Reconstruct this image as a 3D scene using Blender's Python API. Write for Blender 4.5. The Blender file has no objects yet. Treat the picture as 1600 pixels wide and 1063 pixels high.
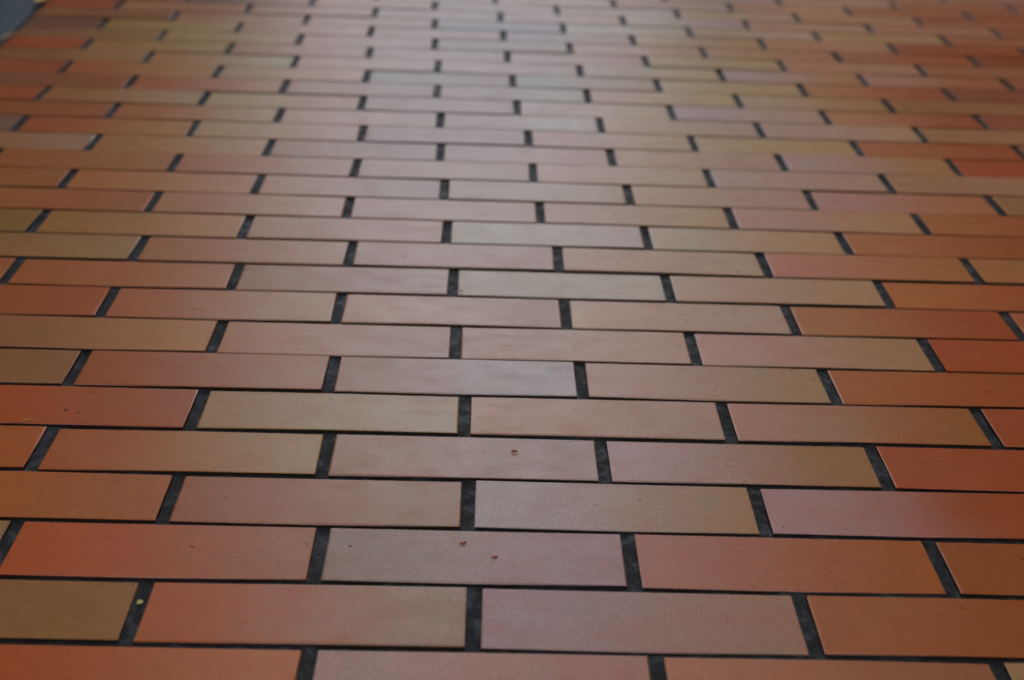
import bpy, math, random
import numpy as np
from mathutils import Matrix, Vector

random.seed(7)
rng = np.random.default_rng(7)
S = bpy.context.scene
COL = S.collection
L = 0.237                       # brick pitch along a course, metres
PITCH, YAW, ROLL = 1.0811, -0.0315, 0.0408
CAM_H = 2.543 * L
ROW_W, ROW_Y0 = 0.2905 * L, 2.7075 * L
F_PX = 2000.0                   # focal length in photo pixels (1600 wide)

# ------------------------------------------------------------------ camera
cam_data = bpy.data.cameras.new('camera')
cam = bpy.data.objects.new('camera', cam_data)
COL.objects.link(cam)
CAM_ROT = Matrix.Rotation(YAW, 3, 'Z') @ Matrix.Rotation(PITCH, 3, 'X') @ Matrix.Rotation(ROLL, 3, 'Z')
cam.matrix_world = Matrix.Translation((0, 0, CAM_H)) @ CAM_ROT.to_4x4()
cam_data.sensor_width = 36.0
cam_data.lens = 36.0 * F_PX / 1600.0
cam_data.clip_start, cam_data.clip_end = 0.02, 3000.0
cam_data.dof.use_dof = True
cam_data.dof.focus_distance = 1.08
cam_data.dof.aperture_fstop = 4.3
S.camera = cam

# ------------------------------------------------------------------ sky and sun (overcast)
SUN_EL, SUN_AZ = 55.0, -60.0      # azimuth measured from +Y towards +X
world = bpy.data.worlds.new('World'); S.world = world
world.use_nodes = True
wn = world.node_tree.nodes; wl = world.node_tree.links
bg = wn['Background']
sky = wn.new('ShaderNodeTexSky')
sky.sky_type = 'NISHITA'; sky.sun_disc = False
sky.sun_elevation = math.radians(SUN_EL); sky.sun_rotation = math.radians(SUN_AZ)
sky.air_density = 1.0; sky.dust_density = 5.0; sky.ozone_density = 1.0
tint = wn.new('ShaderNodeMix'); tint.data_type = 'RGBA'; tint.blend_type = 'MULTIPLY'   # hazy, whiter sky
tint.inputs[0].default_value = 1.0; tint.inputs[7].default_value = (1.04, 0.97, 0.84, 1.0)
wl.new(sky.outputs['Color'], tint.inputs[6]); wl.new(tint.outputs[2], bg.inputs['Color'])
bg.inputs['Strength'].default_value = 0.12
sun_d = bpy.data.lights.new('sun', 'SUN')
sun_d.energy = 1.2; sun_d.angle = math.radians(12); sun_d.color = (1.0, 0.96, 0.9)
sun = bpy.data.objects.new('sun', sun_d); COL.objects.link(sun)
sd = Vector((math.sin(math.radians(SUN_AZ)) * math.cos(math.radians(SUN_EL)),
             math.cos(math.radians(SUN_AZ)) * math.cos(math.radians(SUN_EL)), math.sin(math.radians(SUN_EL))))
sun.rotation_euler = sd.to_track_quat('Z', 'Y').to_euler()
S.view_settings.view_transform = 'Standard'; S.view_settings.look = 'None'
S.view_settings.gamma = 1.0; S.view_settings.use_curve_mapping = False
S.view_settings.exposure = 3.3
S.cycles.use_denoising = True
S.cycles.use_adaptive_sampling = True
S.cycles.adaptive_threshold = 0.01
S.cycles.time_limit = 900
S.cycles.max_bounces = 4; S.cycles.diffuse_bounces = 3; S.cycles.glossy_bounces = 2
S.cycles.caustics_reflective = False; S.cycles.caustics_refractive = False

# ------------------------------------------------------------------ helpers
def back(px, py, z=0.0):
    """photo pixel -> point on the horizontal plane at height z"""
    v = CAM_ROT @ Vector(((px - 800) / F_PX, -(py - 531.5) / F_PX, -1))
    t = (z - CAM_H) / v.z
    return v.x * t, v.y * t

def mesh(name, verts, faces, smooth=False):
    m = bpy.data.meshes.new(name)
    m.from_pydata([tuple(v) for v in verts], [], faces)
    m.update()
    if smooth:
        m.polygons.foreach_set('use_smooth', [True] * len(m.polygons))
    return m

def obj(name, me, mat=None, parent=None):
    o = bpy.data.objects.new(name, me)
    COL.objects.link(o)
    if mat and not me.materials:
        me.materials.append(mat)
    if parent:
        o.parent = parent
    return o

def tag(o, label=None, cat=None, group=None, kind=None):
    if label: o['label'] = label
    if cat: o['category'] = cat
    if group: o['group'] = group
    if kind: o['kind'] = kind
    return o

def box(x0, x1, y0, y1, z0, z1):
    v = [(x, y, z) for z in (z0, z1) for x, y in ((x0, y0), (x1, y0), (x1, y1), (x0, y1))]
    f = [(3, 2, 1, 0), (4, 5, 6, 7), (0, 1, 5, 4), (1, 2, 6, 5), (2, 3, 7, 6), (3, 0, 4, 7)]
    return v, f

class NT:
    """tiny node-tree helper"""
    def __init__(self, name):
        self.m = bpy.data.materials.new(name); self.m.use_nodes = True
        self.n = self.m.node_tree.nodes; self.l = self.m.node_tree.links
        self.b = self.n['Principled BSDF']
    def new(self, t, **kw):
        x = self.n.new(t)
        for k, v in kw.items(): setattr(x, k, v)
        return x
    def set(self, sock, v):
        if isinstance(v, bpy.types.NodeSocket): self.l.new(v, sock)
        elif v is not None: sock.default_value = v
    def math(self, op, a, b=None, clamp=False):
        x = self.new('ShaderNodeMath', operation=op, use_clamp=clamp)
        self.set(x.inputs[0], a); self.set(x.inputs[1], b)
        return x.outputs[0]
    def vadd(self, a, b):
        x = self.new('ShaderNodeVectorMath', operation='ADD')
        self.set(x.inputs[0], a); self.set(x.inputs[1], b); return x.outputs[0]
    def vmul(self, a, b):
        x = self.new('ShaderNodeVectorMath', operation='MULTIPLY')
        self.set(x.inputs[0], a); self.set(x.inputs[1], b); return x.outputs[0]
    def noise(self, vec, scale, detail=3.0, rough=0.55):
        x = self.new('ShaderNodeTexNoise')
        self.set(x.inputs['Vector'], vec); x.inputs['Scale'].default_value = scale
        x.inputs['Detail'].default_value = detail; x.inputs['Roughness'].default_value = rough
        return x.outputs['Fac']
    def ramp(self, v, a, b, c=0.0, d=1.0, smooth=True):
        x = self.new('ShaderNodeMapRange')
        x.interpolation_type = 'SMOOTHSTEP' if smooth else 'LINEAR'
        self.set(x.inputs['Value'], v)
        x.inputs['From Min'].default_value = a; x.inputs['From Max'].default_value = b
        x.inputs['To Min'].default_value = c; x.inputs['To Max'].default_value = d
        return x.outputs['Result']
    def mix(self, f, a, b, blend='MIX'):
        x = self.new('ShaderNodeMix', data_type='RGBA', blend_type=blend)
        self.set(x.inputs[0], f); self.set(x.inputs[6], a); self.set(x.inputs[7], b)
        return x.outputs[2]
    def bump(self, h, strength, dist, normal=None):
        x = self.new('ShaderNodeBump')
        x.inputs['Strength'].default_value = strength; x.inputs['Distance'].default_value = dist
        self.set(x.inputs['Height'], h)
        if normal is not None: self.set(x.inputs['Normal'], normal)
        return x.outputs[0]

# ------------------------------------------------------------------ materials
def brick_material():
    t = NT('fired_clay')
    oi = t.new('ShaderNodeObjectInfo')
    tc = t.new('ShaderNodeTexCoord')
    pos = t.new('ShaderNodeNewGeometry').outputs['Position']
    rnd = t.math('MULTIPLY', oi.outputs['Random'], 37.0)
    p = t.vadd(pos, rnd)
    ends = t.new('ShaderNodeAttribute', attribute_type='OBJECT', attribute_name='end_tone').outputs['Color']
    sep = t.new('ShaderNodeSeparateXYZ'); t.l.new(tc.outputs['Object'], sep.inputs[0])
    med = t.noise(p, 16.0, 4.0, 0.6)
    u = t.math('ADD', sep.outputs['X'], t.math('MULTIPLY', t.math('SUBTRACT', med, 0.5), 0.45))
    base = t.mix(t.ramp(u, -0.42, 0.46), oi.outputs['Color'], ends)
    # kiln mottling: redder and duller patches with a grainy edge
    gr = t.noise(p, 820.0, 3.0, 0.8)
    fine = t.noise(t.vmul(p, (0.6, 1.0, 1.0)), 55.0, 4.0, 0.7)
    base = t.mix(t.math('MULTIPLY', t.ramp(fine, 0.46, 0.66), 0.5), base, (1.0, 0.80, 0.72, 1), 'MULTIPLY')
    base = t.mix(t.math('MULTIPLY', t.ramp(med, 0.45, 0.30), 0.6), base, (0.88, 1.04, 1.0, 1), 'MULTIPLY')
    # drag marks left by the wire cut
    st = t.ramp(t.noise(t.vmul(p, (20.0, 110.0, 1.0)), 1.0, 3.0), 0.64, 0.76)
    st = t.math('MULTIPLY', st, t.ramp(t.noise(p, 9.0, 1.0), 0.48, 0.62))
    base = t.mix(t.math('MULTIPLY', st, 0.40), base, (0.28, 0.070, 0.035, 1))
    # grit, pale and dark specks, pores
    base = t.mix(1.0, base, t.new_rgb(t.ramp(gr, 0.25, 0.75, 0.55, 1.45, False)), 'MULTIPLY')
    vo = t.new('ShaderNodeTexVoronoi'); t.set(vo.inputs['Vector'], p); vo.inputs['Scale'].default_value = 95.0
    pore = t.math('MULTIPLY', t.ramp(vo.outputs['Distance'], 0.10, 0.05), t.ramp(t.noise(p, 40.0, 1.0), 0.55, 0.60))
    base = t.mix(t.math('MULTIPLY', pore, 0.35), base, (0.075, 0.035, 0.025, 1))
    # colour turns near black down the sides, from just below the arris
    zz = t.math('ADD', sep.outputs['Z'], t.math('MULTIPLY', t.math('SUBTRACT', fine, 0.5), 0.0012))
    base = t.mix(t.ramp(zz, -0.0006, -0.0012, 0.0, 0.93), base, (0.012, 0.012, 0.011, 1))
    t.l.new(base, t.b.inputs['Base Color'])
    r = t.ramp(fine, 0.3, 0.7, 0.27, 0.39, False)
    t.l.new(r, t.b.inputs['Roughness'])
    t.b.inputs['IOR'].default_value = 1.44
    n = t.bump(gr, 0.32, 0.0006)
    n = t.bump(t.math('SUBTRACT', med, t.math('MULTIPLY', pore, 0.5)), 0.06, 0.004, n)
    t.l.new(n, t.b.inputs['Normal'])
    return t.m

def new_rgb(self, v):
    x = self.new('ShaderNodeCombineColor')
    for i in range(3): self.l.new(v, x.inputs[i])
    return x.outputs[0]
NT.new_rgb = new_rgb

def grainy(name, c0, c1, scale, rough=(0.5, 0.8), fine=600.0, bump=0.4, dist=0.001, spec=0.5, cut=(0.32, 0.68)):
    t = NT(name)
    pos = t.new('ShaderNodeNewGeometry').outputs['Position']
    n1 = t.noise(pos, scale, 5.0); n2 = t.noise(pos, fine, 2.0, 0.7)
    f = t.math('ADD', t.math('MULTIPLY', n1, 0.65), t.math('MULTIPLY', n2, 0.35))
    t.l.new(t.mix(t.ramp(f, cut[0], cut[1]), (*c0, 1), (*c1, 1)), t.b.inputs['Base Color'])
    t.l.new(t.ramp(n1, 0.3, 0.7, rough[0], rough[1], False), t.b.inputs['Roughness'])
    t.l.new(t.bump(f, bump, dist), t.b.inputs['Normal'])
    t.b.inputs['Specular IOR Level'].default_value = spec
    return t.m

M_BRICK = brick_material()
M_SLAB = grainy('dark_mortar', (0.0025, 0.003, 0.0028), (0.030, 0.036, 0.036), 130.0, (0.30, 0.75), 420.0, 1.0, 0.005, 0.22, (0.42, 0.60))
def mortar_material():
    t = NT('gritty_mortar')
    pos = t.new('ShaderNodeNewGeometry').outputs['Position']
    lump = t.noise(pos, 75.0, 4.0, 0.65); grit = t.noise(pos, 520.0, 3.0, 0.75)
    f = t.math('ADD', t.math('MULTIPLY', t.ramp(lump, 0.52, 0.68), 0.6), t.math('MULTIPLY', t.ramp(grit, 0.54, 0.68), 0.7), True)
    t.l.new(t.mix(f, (0.003, 0.0035, 0.003, 1), (0.050, 0.062, 0.066, 1)), t.b.inputs['Base Color'])
    t.l.new(t.ramp(lump, 0.4, 0.65, 0.75, 0.38, False), t.b.inputs['Roughness'])
    t.b.inputs['Specular IOR Level'].default_value = 0.36
    t.l.new(t.bump(grit, 0.7, 0.0018, t.bump(lump, 0.45, 0.004)), t.b.inputs['Normal'])
    return t.m
M_MORTAR = mortar_material()
M_CONC = grainy('damp_concrete', (0.028, 0.046, 0.047), (0.070, 0.100, 0.100), 14.0, (0.5, 0.8), 260.0, 0.6, 0.002)
M_WALL = grainy('rendered_wall', (0.060, 0.036, 0.021), (0.090, 0.056, 0.034), 3.0, (0.7, 0.9), 200.0)
M_ROOF = grainy('soffit_board', (0.07, 0.05, 0.035), (0.09, 0.065, 0.045), 2.0, (0.7, 0.9), 120.0)
M_GROUND = grainy('open_ground', (0.16, 0.16, 0.15), (0.26, 0.25, 0.24), 0.7, (0.7, 0.95), 60.0)

# ------------------------------------------------------------------ the setting
EDGE = lambda y: -0.812 - 0.06 * (y - 2.27)     # left border of the brick floor
X_RIGHT, Y_NEAR, Y_FAR, ROOF_Z = 1.95, -2.5, 9.0, 9.0
XL_WALL = -2.3

g = 1500.0
ground = obj('ground', mesh('ground', [(-g, -g, -0.06), (g, -g, -0.06), (g, g, -0.06), (-g, g, -0.06)], [(0, 1, 2, 3)]), M_GROUND)
tag(ground, kind='structure')

# damp concrete strip along the left border of the bricks
def concrete_strip():
    ys = np.linspace(Y_NEAR, Y_FAR, 90); v = []; f = []
    for i, y in enumerate(ys):
        e = EDGE(y) - 0.012
        w = float(rng.normal(0, 0.0012))
        v += [(e + w, y, -0.05), (e + w, y, -0.006), (e + w - 0.006, y, 0.0), (XL_WALL + 0.01, y, 0.006)]
        if i:
            a = 4 * (i - 1); b = 4 * i
            f += [(a + k, b + k, b + k + 1, a + k + 1) for k in range(3)]
    return v, f
pavement = obj('pavement', mesh('pavement', *concrete_strip()), M_CONC)
tag(pavement, kind='structure')

def wall(name, x0, x1, y0, y1, z0, z1, label, cat, mat):
    o = obj(name, mesh(name, *box(x0, x1, y0, y1, z0, z1)), mat)
    return tag(o, label, cat)
wall('added_side_wall', XL_WALL - 0.25, XL_WALL, Y_NEAR, Y_FAR, -0.07, ROOF_Z, 'unseen plain rendered wall added behind the damp concrete strip', 'wall', M_WALL)  # unseen wall added to bound the sheen sideways
wall('added_side_wall', X_RIGHT, X_RIGHT + 0.25, Y_NEAR, Y_FAR, -0.07, ROOF_Z, 'unseen plain rendered wall added on the side of the bricks without a concrete strip', 'wall', M_WALL)  # unseen partner wall, also added to keep the sheen narrow
wall('added_roof', XL_WALL - 0.4, X_RIGHT + 0.4, 1.6, Y_FAR, ROOF_Z + 0.003, ROOF_Z + 0.2, 'unseen flat boarded roof added over the bricks', 'roof', M_ROOF)  # unseen roof added, near edge placed to balance the overhead light

wall('added_back_wall', XL_WALL - 0.25, X_RIGHT + 0.25, Y_NEAR - 0.3, Y_NEAR - 0.003, -0.07, 2.4, 'unseen low rendered wall added to block light from behind', 'wall', M_WALL)  # unseen wall added to stop low light from behind the camera
# unseen end wall added, its doorway shaped to form the floor sheen
DOOR_X0, DOOR_X1, DOOR_Z = -1.38, 1.22, 8.6
def added_end_wall():
    v, f = [], []
    for b in (box(XL_WALL - 0.25, DOOR_X0, 0, .25, -0.07, ROOF_Z), box(DOOR_X1, X_RIGHT + 0.25, 0, .25, -0.07, ROOF_Z),
              box(DOOR_X0, DOOR_X1, 0.002, .248, DOOR_Z, ROOF_Z)):
        n = len(v); v += [(x, y + Y_FAR + 0.003, z) for x, y, z in b[0]]; f += [tuple(q + n for q in t) for t in b[1]]
    return mesh('added_end_wall', v, f)
tag(obj('added_end_wall', added_end_wall(), M_WALL), 'unseen rendered end wall added, its doorway shaping the sheen', 'wall')

# unseen building added to cut low sky out of the floor reflection
M_FACADE = grainy('grey_facade', (0.20, 0.20, 0.19), (0.27, 0.265, 0.25), 0.8, (0.7, 0.9), 40.0)
M_PANE = grainy('window_glass', (0.02, 0.025, 0.03), (0.03, 0.035, 0.04), 2.0, (0.05, 0.1), 40.0, 0.0)
sky_blocker = obj('added_building', mesh('added_building', *box(-14, 13, 26, 34, -0.07, 8.2)), M_FACADE)
tag(sky_blocker, 'unseen grey flat-roofed building added to dim the reflected low sky', 'building')
for wz in (1.0, 4.6):
    for k in range(8):
        obj('added_window', mesh('added_window', *box(-12.6 + 3.3 * k, -11.0 + 3.3 * k, 25.95, 25.999, wz, wz + 1.9)), M_PANE, sky_blocker)  # dressing on the added, unseen building

# ------------------------------------------------------------------ brick courses
# head joints seen in the photograph, course by course (pixels); they only give where along its course a joint lies
JOINTS = {
0: [(485,1037),(1030,1042),(1570,1052)],
1: [(210,955),(740,961),(1265,977)],
2: [(10,845),(497,862),(984,874),(1474,891)],
3: [(266,778),(732,785),(1187,797)],
4: [(65,697),(510,707),(942,717),(1375,729)],
5: [(307,637),(726,647),(1135,657),(1541,666)],
6: [(120,574),(519,582),(908,593),(1295,600)],
7: [(339,525),(711,535),(1082,544),(1456,552)],
8: [(169,470),(530,481),(884,491),(1235,498),(1582,507)],
9: [(18,420),(369,431),(709,442),(1043,449),(1381,458)],
10: [(218,384),(548,396),(872,406),(1193,413),(1518,421)],
11: [(62,340),(385,353),(698,364),(1010,371),(1320,381)],
12: [(241,313),(544,325),(844,334),(1142,341),(1439,350)],
13: [(106,277),(403,289),(695,298),(982,306),(1266,313),(1555,320)],
14: [(274,255),(556,264),(833,274),(1107,281),(1386,288)],
15: [(147,221),(421,231),(688,241),(955,249),(1220,256),(1491,262)],
16: [(31,190),(302,201),(566,212),(827,220),(1084,226),(1339,232),(1590,236)],
17: [(176,172),(436,182),(688,192),(939,198),(1187,205),(1437,210)],
18: [(68,144),(319,155),(566,164),(808,172),(1049,177),(1288,183),(1531,188)],
19: [(206,127),(445,136),(683,146),(918,152),(1153,157),(1387,163)],
20: [(105,101),(342,111),(574,121),(802,128),(1027,132),(1252,139),(1481,146)],
21: [(233,87),(461,97),(684,105),(906,111),(1125,116),(1346,123),(1572,127)],
22: [(138,66),(360,75),(578,82),(793,90),(1009,97),(1221,103),(1437,107)],
23: [(254,54),(468,62),(679,69),(890,76),(1099,83),(1307,88),(1520,92)],
24: [(164,32),(374,42),(580,48),(787,56),(989,64),(1191,70),(1393,75),(1595,77)],
25: [(274,21),(479,30),(679,37),(880,45),(1078,52),(1276,57),(1475,61)],
26: [(187,4),(389,12),(587,19),(783,26),(973,33),(1166,40),(1359,46),(1554,48)],
27: [(489,3),(680,8),(871,15),(1058,22),(1245,30),(1435,34)],
28: [(775,1),(958,5),(1141,13),(1325,19),(1511,22)],
29: [(1039,0),(1217,5),(1396,8),(1580,11)]}
OFFS = [-0.457, -0.985, -1.48, -1.016, -1.531, -1.04, -1.576, -1.082, -1.611, -2.116, -1.615, -2.163, -1.684, -2.198, -1.705,
        -2.235, -2.727, -2.262, -2.78, -2.303, -2.801, -2.321, -2.827, -2.362, -2.863, -2.388, -2.884, -1.412, 0.081, 1.553]
DY = [0.006, -0.0044, 0.0052, 0.0001, -0.0006, -0.0013, 0.0005, -0.003, 0.0022, 0.0014, 0.0003, -0.003, -0.0038, -0.0072, -0.0087,
      -0.0052, -0.0043, -0.0087, -0.0016, -0.0005, 0.0068, 0.0035, 0.0053, 0.001, 0.0086, 0.001, 0.0032, 0.0015, -0.0005, -0.0028]
# kiln colour of every brick, along each course; two letters = colour changes along the brick
TONES = {
0: 'O LP PO TO', 1: 'T OG L RO', 2: 'T O L RO BO', 3: 'O OP LG PR', 4: 'O OT P PT R', 5: 'O TG P PO R',
6: 'T OT PG PT O', 7: 'B OP P PT R', 8: 'R OT P PT BO R', 9: 'O BO TP G PT R', 10: 'T OT P PT RO TO',
11: 'T TO PO G TP R', 12: 'BO T P TP PR R', 13: 'O OB TG G P PB T', 14: 'B OT P P PT T', 15: 'O BT TG P PL PT R',
16: 'T OB T GT P TP RO R', 17: 'B OP P LG P PR TB', 18: 'BO BT T P P GT PR R', 19: 'B OY YG LG TP Y TR',
20: 'R RO Y G GL YP RO R', 21: 'B OY YP P TG YO OP R', 22: 'R T Y P P PY Y T', 23: 'B TY YP G PY PR OR R',
24: 'B TY Y P LG YP RO R R', 25: 'B YT YP G G P PT B', 26: 'R YO Y P PY YG P TB R', 27: 'B Y P G P Y RO R', 28: 'P G P TP R R', 29: 'G P T RO R'}
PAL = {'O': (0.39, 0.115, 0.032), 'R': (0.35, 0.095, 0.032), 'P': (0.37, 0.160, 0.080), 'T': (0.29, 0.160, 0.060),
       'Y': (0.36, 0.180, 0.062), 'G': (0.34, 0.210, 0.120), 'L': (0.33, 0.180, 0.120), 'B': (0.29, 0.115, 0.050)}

HEAD, BED, HGT = 0.0112, 0.0082, 0.014
MORTAR_Z = -0.0034
base_v, base_f = box(-1.25, X_RIGHT, Y_NEAR, Y_FAR, -0.05, -0.0095)
# fired colour of each brick with leftover sheen and golden glow in it, by course: index, then red green blue of its two ends (thousandths)
CLAY_SHEEN_ROWS = {
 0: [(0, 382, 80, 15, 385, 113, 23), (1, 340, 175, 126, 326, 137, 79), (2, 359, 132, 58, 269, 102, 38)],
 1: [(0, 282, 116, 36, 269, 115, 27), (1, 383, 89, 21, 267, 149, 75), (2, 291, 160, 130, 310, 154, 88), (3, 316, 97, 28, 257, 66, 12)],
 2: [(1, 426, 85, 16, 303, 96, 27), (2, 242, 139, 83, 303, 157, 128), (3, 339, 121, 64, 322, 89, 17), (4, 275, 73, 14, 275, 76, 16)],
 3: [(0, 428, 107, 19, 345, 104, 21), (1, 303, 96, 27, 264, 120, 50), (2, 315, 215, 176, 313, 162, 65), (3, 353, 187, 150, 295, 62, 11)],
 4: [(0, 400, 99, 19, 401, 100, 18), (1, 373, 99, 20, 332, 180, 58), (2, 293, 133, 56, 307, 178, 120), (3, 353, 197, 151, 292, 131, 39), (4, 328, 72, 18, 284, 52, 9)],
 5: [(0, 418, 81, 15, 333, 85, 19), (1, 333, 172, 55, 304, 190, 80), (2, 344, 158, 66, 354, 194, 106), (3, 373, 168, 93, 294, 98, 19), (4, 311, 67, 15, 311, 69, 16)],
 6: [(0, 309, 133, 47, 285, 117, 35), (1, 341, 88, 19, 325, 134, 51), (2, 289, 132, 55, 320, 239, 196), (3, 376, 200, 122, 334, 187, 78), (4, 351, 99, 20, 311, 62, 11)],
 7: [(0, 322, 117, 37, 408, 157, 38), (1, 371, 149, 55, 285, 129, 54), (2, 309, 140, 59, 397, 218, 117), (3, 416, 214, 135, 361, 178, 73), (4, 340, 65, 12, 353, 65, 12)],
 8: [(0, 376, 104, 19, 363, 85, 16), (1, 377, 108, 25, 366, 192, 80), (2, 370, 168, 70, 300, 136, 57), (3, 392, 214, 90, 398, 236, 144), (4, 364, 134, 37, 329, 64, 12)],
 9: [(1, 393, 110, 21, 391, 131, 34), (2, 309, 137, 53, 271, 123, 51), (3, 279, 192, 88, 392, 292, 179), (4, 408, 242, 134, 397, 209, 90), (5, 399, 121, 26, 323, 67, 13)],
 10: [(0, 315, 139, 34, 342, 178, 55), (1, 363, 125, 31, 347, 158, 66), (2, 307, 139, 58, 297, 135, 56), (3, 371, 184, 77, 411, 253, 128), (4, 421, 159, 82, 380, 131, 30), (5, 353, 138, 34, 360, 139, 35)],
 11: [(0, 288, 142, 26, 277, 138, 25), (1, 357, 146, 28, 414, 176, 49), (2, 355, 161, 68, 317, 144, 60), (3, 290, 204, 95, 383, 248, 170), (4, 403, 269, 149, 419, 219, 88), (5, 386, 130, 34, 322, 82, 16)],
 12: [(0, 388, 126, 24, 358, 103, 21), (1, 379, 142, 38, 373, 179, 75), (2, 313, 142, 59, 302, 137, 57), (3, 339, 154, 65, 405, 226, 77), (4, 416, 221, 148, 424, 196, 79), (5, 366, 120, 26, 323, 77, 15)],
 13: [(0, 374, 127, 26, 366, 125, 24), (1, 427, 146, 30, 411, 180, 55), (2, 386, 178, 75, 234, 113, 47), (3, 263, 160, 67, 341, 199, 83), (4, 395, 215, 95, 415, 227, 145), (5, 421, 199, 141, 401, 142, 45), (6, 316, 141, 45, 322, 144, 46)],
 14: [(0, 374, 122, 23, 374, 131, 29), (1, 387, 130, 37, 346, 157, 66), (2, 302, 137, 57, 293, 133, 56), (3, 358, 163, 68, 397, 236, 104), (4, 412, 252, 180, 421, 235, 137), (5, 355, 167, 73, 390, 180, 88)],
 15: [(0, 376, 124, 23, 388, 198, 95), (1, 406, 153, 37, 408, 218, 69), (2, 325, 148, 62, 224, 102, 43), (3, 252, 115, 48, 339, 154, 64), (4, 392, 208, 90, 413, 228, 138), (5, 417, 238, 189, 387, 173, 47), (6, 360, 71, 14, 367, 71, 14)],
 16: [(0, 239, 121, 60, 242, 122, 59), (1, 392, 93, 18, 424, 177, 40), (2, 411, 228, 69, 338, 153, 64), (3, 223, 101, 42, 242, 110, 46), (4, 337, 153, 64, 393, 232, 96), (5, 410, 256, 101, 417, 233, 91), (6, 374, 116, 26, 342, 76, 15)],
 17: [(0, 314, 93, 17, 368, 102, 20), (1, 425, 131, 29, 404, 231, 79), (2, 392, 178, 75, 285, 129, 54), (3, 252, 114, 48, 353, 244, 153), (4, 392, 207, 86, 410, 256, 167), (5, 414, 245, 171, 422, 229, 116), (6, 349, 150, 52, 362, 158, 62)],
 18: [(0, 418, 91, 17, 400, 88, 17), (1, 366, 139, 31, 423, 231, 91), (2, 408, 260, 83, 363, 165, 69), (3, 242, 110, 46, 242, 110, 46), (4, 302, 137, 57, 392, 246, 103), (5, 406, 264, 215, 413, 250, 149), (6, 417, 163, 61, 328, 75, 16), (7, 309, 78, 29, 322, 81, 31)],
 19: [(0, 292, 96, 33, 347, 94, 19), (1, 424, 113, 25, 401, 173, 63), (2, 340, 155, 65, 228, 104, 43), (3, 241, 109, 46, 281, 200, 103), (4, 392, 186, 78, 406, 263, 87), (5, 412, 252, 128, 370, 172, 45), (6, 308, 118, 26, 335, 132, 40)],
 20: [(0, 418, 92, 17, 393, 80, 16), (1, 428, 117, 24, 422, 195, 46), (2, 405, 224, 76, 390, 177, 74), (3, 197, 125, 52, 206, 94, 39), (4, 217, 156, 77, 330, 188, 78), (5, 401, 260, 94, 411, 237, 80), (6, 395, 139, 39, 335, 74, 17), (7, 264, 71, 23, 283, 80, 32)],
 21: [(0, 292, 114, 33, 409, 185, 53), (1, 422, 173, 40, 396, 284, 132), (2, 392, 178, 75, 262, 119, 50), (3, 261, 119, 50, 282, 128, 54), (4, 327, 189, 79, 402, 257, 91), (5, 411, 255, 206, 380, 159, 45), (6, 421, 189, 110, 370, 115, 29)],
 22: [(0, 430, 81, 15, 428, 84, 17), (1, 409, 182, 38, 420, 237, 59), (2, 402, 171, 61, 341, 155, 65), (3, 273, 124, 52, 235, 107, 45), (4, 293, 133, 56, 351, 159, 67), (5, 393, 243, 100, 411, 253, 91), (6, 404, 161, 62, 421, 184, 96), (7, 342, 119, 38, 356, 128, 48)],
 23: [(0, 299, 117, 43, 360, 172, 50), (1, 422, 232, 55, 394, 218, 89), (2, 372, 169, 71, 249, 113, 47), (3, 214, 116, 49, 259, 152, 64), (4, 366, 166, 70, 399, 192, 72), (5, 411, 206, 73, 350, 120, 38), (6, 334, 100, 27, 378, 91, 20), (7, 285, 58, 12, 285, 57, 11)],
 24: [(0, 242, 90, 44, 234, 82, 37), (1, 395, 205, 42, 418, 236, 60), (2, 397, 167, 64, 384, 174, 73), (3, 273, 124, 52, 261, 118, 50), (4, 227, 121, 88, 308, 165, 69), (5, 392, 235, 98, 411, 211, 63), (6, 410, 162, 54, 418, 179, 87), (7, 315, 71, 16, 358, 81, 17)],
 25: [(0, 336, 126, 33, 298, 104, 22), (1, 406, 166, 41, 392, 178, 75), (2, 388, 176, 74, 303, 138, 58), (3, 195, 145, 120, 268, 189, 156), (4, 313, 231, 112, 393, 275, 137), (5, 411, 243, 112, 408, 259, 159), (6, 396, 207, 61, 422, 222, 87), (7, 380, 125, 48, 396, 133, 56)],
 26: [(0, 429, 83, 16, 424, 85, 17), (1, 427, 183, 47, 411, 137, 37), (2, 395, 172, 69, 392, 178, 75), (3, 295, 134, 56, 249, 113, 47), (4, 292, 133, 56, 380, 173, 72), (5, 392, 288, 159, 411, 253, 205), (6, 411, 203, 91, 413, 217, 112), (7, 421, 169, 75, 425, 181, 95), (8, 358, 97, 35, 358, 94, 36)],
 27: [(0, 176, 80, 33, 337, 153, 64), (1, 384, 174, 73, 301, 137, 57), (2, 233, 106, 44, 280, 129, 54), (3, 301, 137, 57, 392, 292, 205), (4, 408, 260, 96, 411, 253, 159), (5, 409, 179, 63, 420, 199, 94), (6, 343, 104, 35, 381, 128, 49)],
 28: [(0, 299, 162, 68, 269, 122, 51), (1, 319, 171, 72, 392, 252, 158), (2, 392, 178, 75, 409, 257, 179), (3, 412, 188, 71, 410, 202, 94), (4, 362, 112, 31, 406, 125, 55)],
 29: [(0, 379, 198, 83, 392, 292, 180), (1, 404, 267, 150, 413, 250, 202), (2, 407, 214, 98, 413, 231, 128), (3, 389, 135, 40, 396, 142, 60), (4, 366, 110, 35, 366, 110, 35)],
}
CLAY_SHEEN = {(i, q[0]): (tuple(c / 1000 for c in q[1:4]), tuple(c / 1000 for c in q[4:7])) for i, v in CLAY_SHEEN_ROWS.items() for q in v}
floor = obj('floor', mesh('floor', base_v, base_f), M_MORTAR)
tag(floor, kind='structure')

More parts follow.
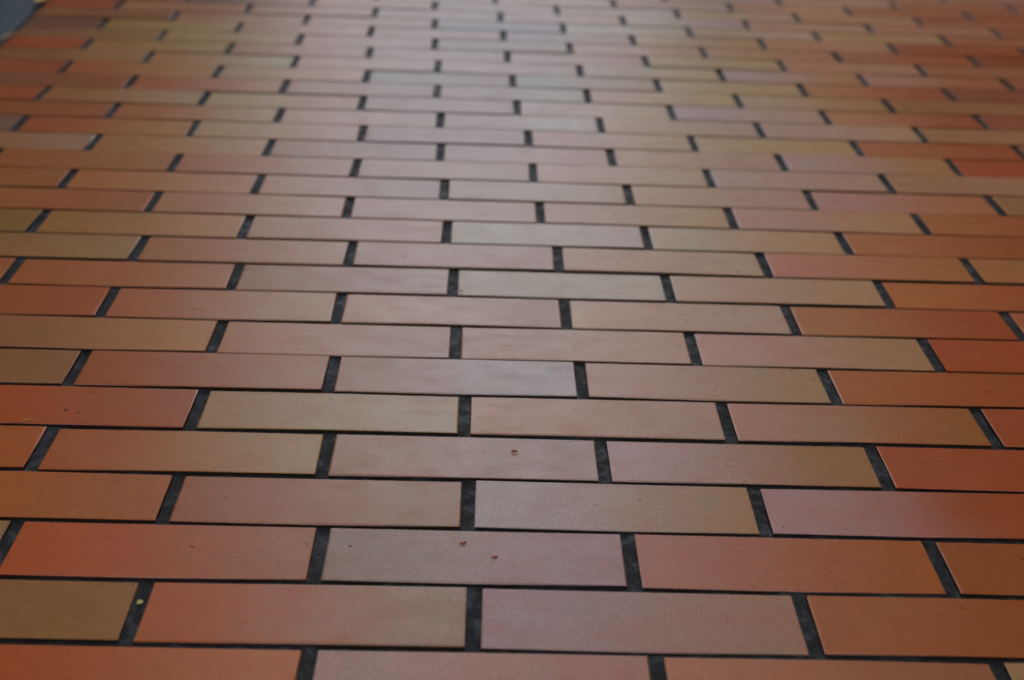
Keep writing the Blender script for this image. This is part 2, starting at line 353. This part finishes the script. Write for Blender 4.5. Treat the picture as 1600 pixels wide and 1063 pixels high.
def brick_mesh(k):
    """unit brick (x,y in -0.5..0.5, top at z=0) with softened, slightly uneven arrises"""
    r = random.Random(k)
    lx, wy = L - HEAD, ROW_W - BED
    def ring(inset, z, jit):
        pts = []
        for (x, y) in ((-.5, -.5), (0.0, -.5), (.5, -.5), (.5, .5), (0.0, .5), (-.5, .5)):
            ix = inset / lx * (1 if x < 0 else -1 if x > 0 else 0); iy = inset / wy * (1 if y < 0 else -1)
            pts.append((x + ix + r.uniform(-jit, jit) / lx, y + iy + r.uniform(-jit, jit) / wy, z))
        return pts
    v = ring(0.0, -HGT, 0) ; v += ring(0.0, -0.0010, .0007); v += ring(0.0003, -0.0003, .0006); v += ring(0.0011, 0.0, .0006)
    f = []
    for l in range(3):
        for i in range(6):
            j = (i + 1) % 6
            f.append((6*l + i, 6*l + j, 6*(l+1) + j, 6*(l+1) + i))
    f.append((18, 19, 22, 23)); f.append((19, 20, 21, 22))
    return mesh('brick', v, f)
BRICK_MESHES = [brick_mesh(k) for k in range(8)]

def tone(code):
    a = PAL[code[0]]; b = PAL[code[-1]]
    s = random.uniform(0.93, 1.07); h = random.uniform(-0.025, 0.025)
    fix = lambda c: (c[0] * s * (1 + h), c[1] * s, c[2] * s * (1 - h))
    return fix(a), fix(b)

def course_y(i):
    d = DY[i] if 0 <= i < len(DY) else 0.0
    return ROW_Y0 + i * ROW_W + d * L

def course_joints(i):
    y = course_y(i)
    if i in JOINTS:
        xs = []
        for j, (px, py) in enumerate(JOINTS[i]):
            meas = back(px, py)[0] if i > 0 else None
            model = (OFFS[i] + j) * L
            xs.append(0.65 * meas + 0.35 * model if meas is not None else model)
        return xs, y
    ref = (-0.457 if i % 2 == 0 else -0.985) - 0.0158 * i
    if i >= 30: ref = OFFS[26] - 0.0158 * (i - 26) + (0.0 if i % 2 == 0 else 0.487)
    return [ref * L + k * L + random.uniform(-.001, .001) for k in range(4)], y

# width of the bed joint between course i and i + 1, metres
BEDS = {-1: .0068, 0: .0072, 1: .0068, 2: .0058, 3: .0066, 4: .0068, 5: .0062, 6: .0045, 7: .0048, 8: .0070, 9: .0074, 10: .0050, 11: .0044}
bed = lambda i: 0.87 * BEDS.get(i, 0.0046)
near_bricks = 0
far_v, far_f, far_c = [], [], []
TOP_I = int((Y_FAR - ROW_Y0) / ROW_W); BOT_I = -int((ROW_Y0 - Y_NEAR) / ROW_W)
codes = ['O', 'P', 'T', 'PT', 'R', 'B', 'OT', 'G', 'RO', 'PO']
for i in range(BOT_I, TOP_I + 1):
    xs, y = course_joints(i)
    tones = TONES.get(i, '').split()
    n_seen = len(xs) + 1
    seen = -1 <= i <= 31
    js = list(xs)
    left_added = 0
    edge = EDGE(y)
    while js[0] - L > edge: js.insert(0, js[0] - L + random.uniform(-.001, .001)); left_added += 1
    js.insert(0, edge - HEAD / 2); left_added += 1
    if js[1] - js[0] < 0.04:
        js.pop(0); js[0] = edge - HEAD / 2
    while js[-1] < X_RIGHT: js.append(js[-1] + L + random.uniform(-.001, .001))
    js[-1] = X_RIGHT + HEAD / 2 - 0.002
    first = js.index(xs[0]) if xs[0] in js else 0
    y0 = y - (course_y(i) - course_y(i - 1)) / 2; y1 = y + (course_y(i + 1) - course_y(i)) / 2
    for k in range(len(js) - 1):
        a, b = js[k] + HEAD / 2, js[k + 1] - HEAD / 2
        if b - a < 0.02: continue
        t_idx = k + 1 - first
        code = tones[t_idx] if 0 <= t_idx < len(tones) else random.choice(codes)
        cl, cr = tone(code)
        if (i, t_idx) in CLAY_SHEEN:
            cl, cr = CLAY_SHEEN[(i, t_idx)]
        cx, cy = (a + b) / 2, (y0 + bed(i - 1) / 2 + y1 - bed(i) / 2) / 2
        sx, sy = b - a, (y1 - bed(i) / 2) - (y0 + bed(i - 1) / 2) + random.uniform(-.0006, .0006)
        in_set = seen and (-1 <= t_idx <= n_seen) and near_bricks < 300
        zl = random.gauss(0, 0.00035)
        rot = (random.gauss(0, 0.0060), random.gauss(0, 0.0022), random.gauss(0, 0.0018))
        if in_set:
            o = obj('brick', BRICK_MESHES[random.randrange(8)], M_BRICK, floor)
            o.location = (cx, cy, zl); o.scale = (sx, sy, 1.0); o.rotation_euler = rot
            if random.random() < 0.5:
                pass
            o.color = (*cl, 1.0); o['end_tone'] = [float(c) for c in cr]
            near_bricks += 1
        else:
            me = BRICK_MESHES[random.randrange(8)]
            base = len(far_v)
            for vv in me.vertices:
                far_v.append((cx + vv.co.x * sx, cy + vv.co.y * sy, vv.co.z + zl))
            for pl in me.polygons:
                far_f.append(tuple(base + q for q in pl.vertices)); far_c.append(cl)
print('bricks as parts:', near_bricks, 'others:', len(far_f) // 20)

def far_material():
    t = NT('fired_clay_field')
    pos = t.new('ShaderNodeNewGeometry').outputs['Position']
    at = t.new('ShaderNodeAttribute', attribute_name='tone').outputs['Color']
    gr = t.noise(pos, 900.0, 2.0, 0.7)
    t.l.new(t.mix(1.0, at, t.new_rgb(t.ramp(gr, 0.25, 0.75, 0.84, 1.16, False)), 'MULTIPLY'), t.b.inputs['Base Color'])
    t.l.new(t.ramp(t.noise(pos, 30.0, 3.0), 0.3, 0.7, 0.36, 0.46, False), t.b.inputs['Roughness'])
    t.l.new(t.bump(gr, 0.22, 0.0006), t.b.inputs['Normal'])
    return t.m
fm = mesh('brick_field', far_v, far_f)
att = fm.attributes.new('tone', 'FLOAT_COLOR', 'FACE')
att.data.foreach_set('color', np.array([(*c, 1.0) for c in far_c], dtype=np.float32).ravel())
tag(obj('brick_field', fm, far_material(), floor), kind='stuff')

# mortar: lumpy sheet below the brick tops, fine where it is seen
def mortar_sheet(x0, x1, y0, y1, step, amp):
    nx, ny = max(2, int((x1 - x0) / step)), max(2, int((y1 - y0) / step))
    X, Y = np.meshgrid(np.linspace(x0, x1, nx), np.linspace(y0, y1, ny))
    Z = rng.normal(0, 1, X.shape)
    Z = (Z + np.roll(Z, 1, 0) + np.roll(Z, 1, 1) + np.roll(np.roll(Z, 1, 0), 1, 1)) / 2
    Zl = rng.normal(0, 1, (ny // 6 + 2, nx // 6 + 2))
    Zl = np.kron(Zl, np.ones((6, 6)))[:ny, :nx]
    for _ in range(4):
        Zl = (Zl + np.roll(Zl, 2, 0) + np.roll(Zl, -2, 0) + np.roll(Zl, 2, 1) + np.roll(Zl, -2, 1)) / 5
    Z = MORTAR_Z + amp * (0.45 * Z + 1.6 * Zl)
    Z = np.clip(Z, -0.009, -0.0018)
    v = np.c_[X.ravel(), Y.ravel(), Z.ravel()]
    idx = np.arange(nx * ny).reshape(ny, nx)
    f = np.c_[idx[:-1, :-1].ravel(), idx[:-1, 1:].ravel(), idx[1:, 1:].ravel(), idx[1:, :-1].ravel()]
    m = bpy.data.meshes.new('mortar')
    m.vertices.add(len(v)); m.vertices.foreach_set('co', v.ravel())
    m.loops.add(f.size); m.loops.foreach_set('vertex_index', f.ravel())
    m.polygons.add(len(f)); m.polygons.foreach_set('loop_start', np.arange(0, f.size, 4))
    m.polygons.foreach_set('use_smooth', np.ones(len(f), dtype=bool))
    m.update(); m.validate()
    return m
obj('mortar', mortar_sheet(-1.0, 1.25, 0.55, 2.85, 0.0030, 0.0006), M_MORTAR, floor)

# ------------------------------------------------------------------ litter on the bricks
def flat_mat(name, col, rough=0.5, var=0.25):
    t = NT(name)
    pos = t.new('ShaderNodeNewGeometry').outputs['Position']
    n = t.noise(pos, 900.0, 2.0)
    c0 = tuple(c * (1 - var) for c in col); c1 = tuple(min(1, c * (1 + var)) for c in col)
    t.l.new(t.mix(t.ramp(n, 0.3, 0.7), (*c0, 1), (*c1, 1)), t.b.inputs['Base Color'])
    t.b.inputs['Roughness'].default_value = rough
    return t.m
M_HUSK = flat_mat('red_husk', (0.36, 0.055, 0.018), 0.35)
M_DARKHUSK = flat_mat('dark_husk', (0.22, 0.035, 0.015), 0.5)
M_STRAW = flat_mat('straw_chip', (0.62, 0.40, 0.16), 0.5)
M_LIME = flat_mat('lime_petal', (0.42, 0.40, 0.10), 0.5)
M_LEAF = flat_mat('yellow_leaf', (0.80, 0.45, 0.02), 0.5)
M_SPECK = flat_mat('dark_grit', (0.05, 0.02, 0.015), 0.7)

def husk_mesh(length, width, bend, seed):
    """small dry husk: a bent, tapered, hollow-backed sliver"""
    r = random.Random(seed); N, K = 7, 6; v, f = [], []
    for i in range(N):
        u = i / (N - 1) - 0.5
        w = width * (0.18 + 0.82 * math.cos(u * math.pi) ** 0.7 if abs(u) < 0.5 else 0.18) * r.uniform(0.85, 1.15)
        cx, cz = u * length, bend * length * (0.25 - u * u) * 1.6
        cy = 0.18 * length * (u * u * 4 - 0.5) + r.uniform(-.04, .04) * length
        for k in range(K):
            a = 2 * math.pi * k / K
            z = max(0.0, cz + 0.32 * w * math.sin(a) + 0.30 * w)
            v.append((cx, cy + 0.5 * w * math.cos(a), z))
    for i in range(N - 1):
        for k in range(K):
            f.append((i*K + k, i*K + (k+1) % K, (i+1)*K + (k+1) % K, (i+1)*K + k))
    f.append(tuple(range(K))[::-1]); f.append(tuple((N-1)*K + k for k in range(K)))
    return mesh('husk', v, f, True)

def leaf_mesh(length, width, seed):
    """curled leaf with thickness, midrib fold and pointed ends"""
    r = random.Random(seed); N, K = 9, 5; top = []
    curl = r.uniform(0.5, 1.0)
    for i in range(N):
        u = i / (N - 1); w = width * math.sin(math.pi * min(0.98, max(0.03, u)) ** 0.85) ** 0.8
        for k in range(K):
            s = k / (K - 1) - 0.5
            z = 0.25 * length * curl * (u - 0.5) ** 2 + abs(s) * w * 0.45 + r.uniform(0, 0.02) * length
            top.append((length * (u - 0.5), s * w + 0.05 * length * math.sin(3 * u), z + 0.0006))
    n = len(top); v = top + [(x, y, z - 0.0004) for x, y, z in top]; f = []
    for i in range(N - 1):
        for k in range(K - 1):
            a = i*K + k; q = (a, a + 1, a + K + 1, a + K)
            f.append(q[::-1]); f.append(tuple(n + x for x in q))
    edge = [k for k in range(K)] + [i*K + K - 1 for i in range(1, N)] + [(N-1)*K + k for k in range(K - 2, -1, -1)] + [i*K for i in range(N - 2, 0, -1)]
    for a, b in zip(edge, edge[1:] + edge[:1]):
        f.append((a, b, n + b, n + a))
    return mesh('leaf', v, f, True)

HUSKS = [  # name, pixel, length, width, material, label, category, height of what it lies on
 ('seed_husk', (804, 706), .0058, .0030, M_HUSK, 'bright orange-red curled husk alone in the middle of a pink brick', 'husk', 0),
 ('seed_husk', (724, 849), .0060, .0022, M_HUSK, 'thin red curled husk near the far edge of a lilac-grey brick', 'husk', 0),
 ('seed_husk', (773, 871), .0052, .0022, M_HUSK, 'thin red curled husk in the middle of a lilac-grey brick', 'husk', 0),
 ('seed_husk', (547, 853), .0030, .0012, M_DARKHUSK, 'small dark red husk near the end of a lilac-grey brick', 'husk', 0),
 ('seed_husk', (300, 854), .0038, .0013, M_DARKHUSK, 'dark red husk in the middle of a bright orange brick', 'husk', 0),
 ('seed_husk', (480, 850), .0024, .0009, M_DARKHUSK, 'tiny dark husk at the end of a bright orange brick by the joint', 'husk', 0),
 ('seed_husk', (103, 641), .0052, .0018, M_DARKHUSK, 'dark red husk beside a straw-coloured chip on an orange brick', 'husk', 0),
 ('seed_husk', (121, 645), .0034, .0014, M_DARKHUSK, 'tiny reddish sliver next to the dark red husk on an orange brick', 'husk', 0),
 ('straw_chip', (42, 657), .0085, .0016, M_STRAW, 'pale straw-coloured sliver near the lower edge of an orange brick', 'chip', 0),
 ('straw_chip', (92, 643), .0030, .0012, M_STRAW, 'tiny pale sliver touching the dark red husk on an orange brick', 'chip', 0),
 ('straw_chip', (387, 420), .0080, .0014, M_STRAW, 'thin pale sliver at the corner of a grey-tan brick beside the joint', 'chip', 0),
 ('straw_chip', (720, 453), .0040, .0022, M_STRAW, 'small orange-tan crumb at the corner of a pale grey brick', 'crumb', 0),
 ('grit_speck', (633, 401), .0026, .0014, M_SPECK, 'dark speck in the middle of a salmon brick', 'grit', 0),
 ('grit_speck', (1224, 824), .0020, .0010, M_SPECK, 'dark speck near the lower corner of a pink and red brick', 'grit', 0),
 ('grit_speck', (1340, 647), .0016, .0010, M_DARKHUSK, 'tiny red speck near the far edge of a pink-orange brick', 'grit', 0),
 ('grit_speck', (1471, 424), .0045, .0020, M_STRAW, 'pale fleck near the end of a salmon-orange brick', 'grit', 0),
]
for q, (nm, (px, py), ln, wd, mt, lab, cat, z) in enumerate(HUSKS):
    o = obj(nm, husk_mesh(ln, wd, 0.22 if ln > .004 else 0.1, 100 + q), mt)
    x, y = back(px, py, z + 0.0005)
    o.location = (x, y, z + 0.0004); o.rotation_euler = (0, 0, random.uniform(-0.5, 0.5))
    tag(o, lab, cat)

x, y = back(219, 943, MORTAR_Z + 0.001)
o = obj('petal', leaf_mesh(.0050, .0040, 3), M_LIME)
o.location = (x, y, MORTAR_Z + 0.0012); o.rotation_euler = (0.15, 0.1, 0.6)
tag(o, 'tiny yellow-green petal lying in the dark joint beside an olive brick', 'petal')

LEAVES = [((68, 2), .040, .022, 1.1, 'bright yellow leaf on the concrete border beside the far bricks'),
          ((15, 58), .050, .011, 1.45, 'narrow brownish yellow leaf lying along the brick edge')]
M_DULL = flat_mat('dull_leaf', (0.34, 0.21, 0.05), 0.6)
for q, ((px, py), ln, wd, rz, lab) in enumerate(LEAVES):
    o = obj('fallen_leaf', leaf_mesh(ln, wd, 40 + q), M_LEAF if q == 0 else M_DULL)
    x, y = back(px, py, 0.004)
    o.location = (x, y, 0.0035); o.rotation_euler = (0, 0, rz)
    tag(o, lab, 'leaf')
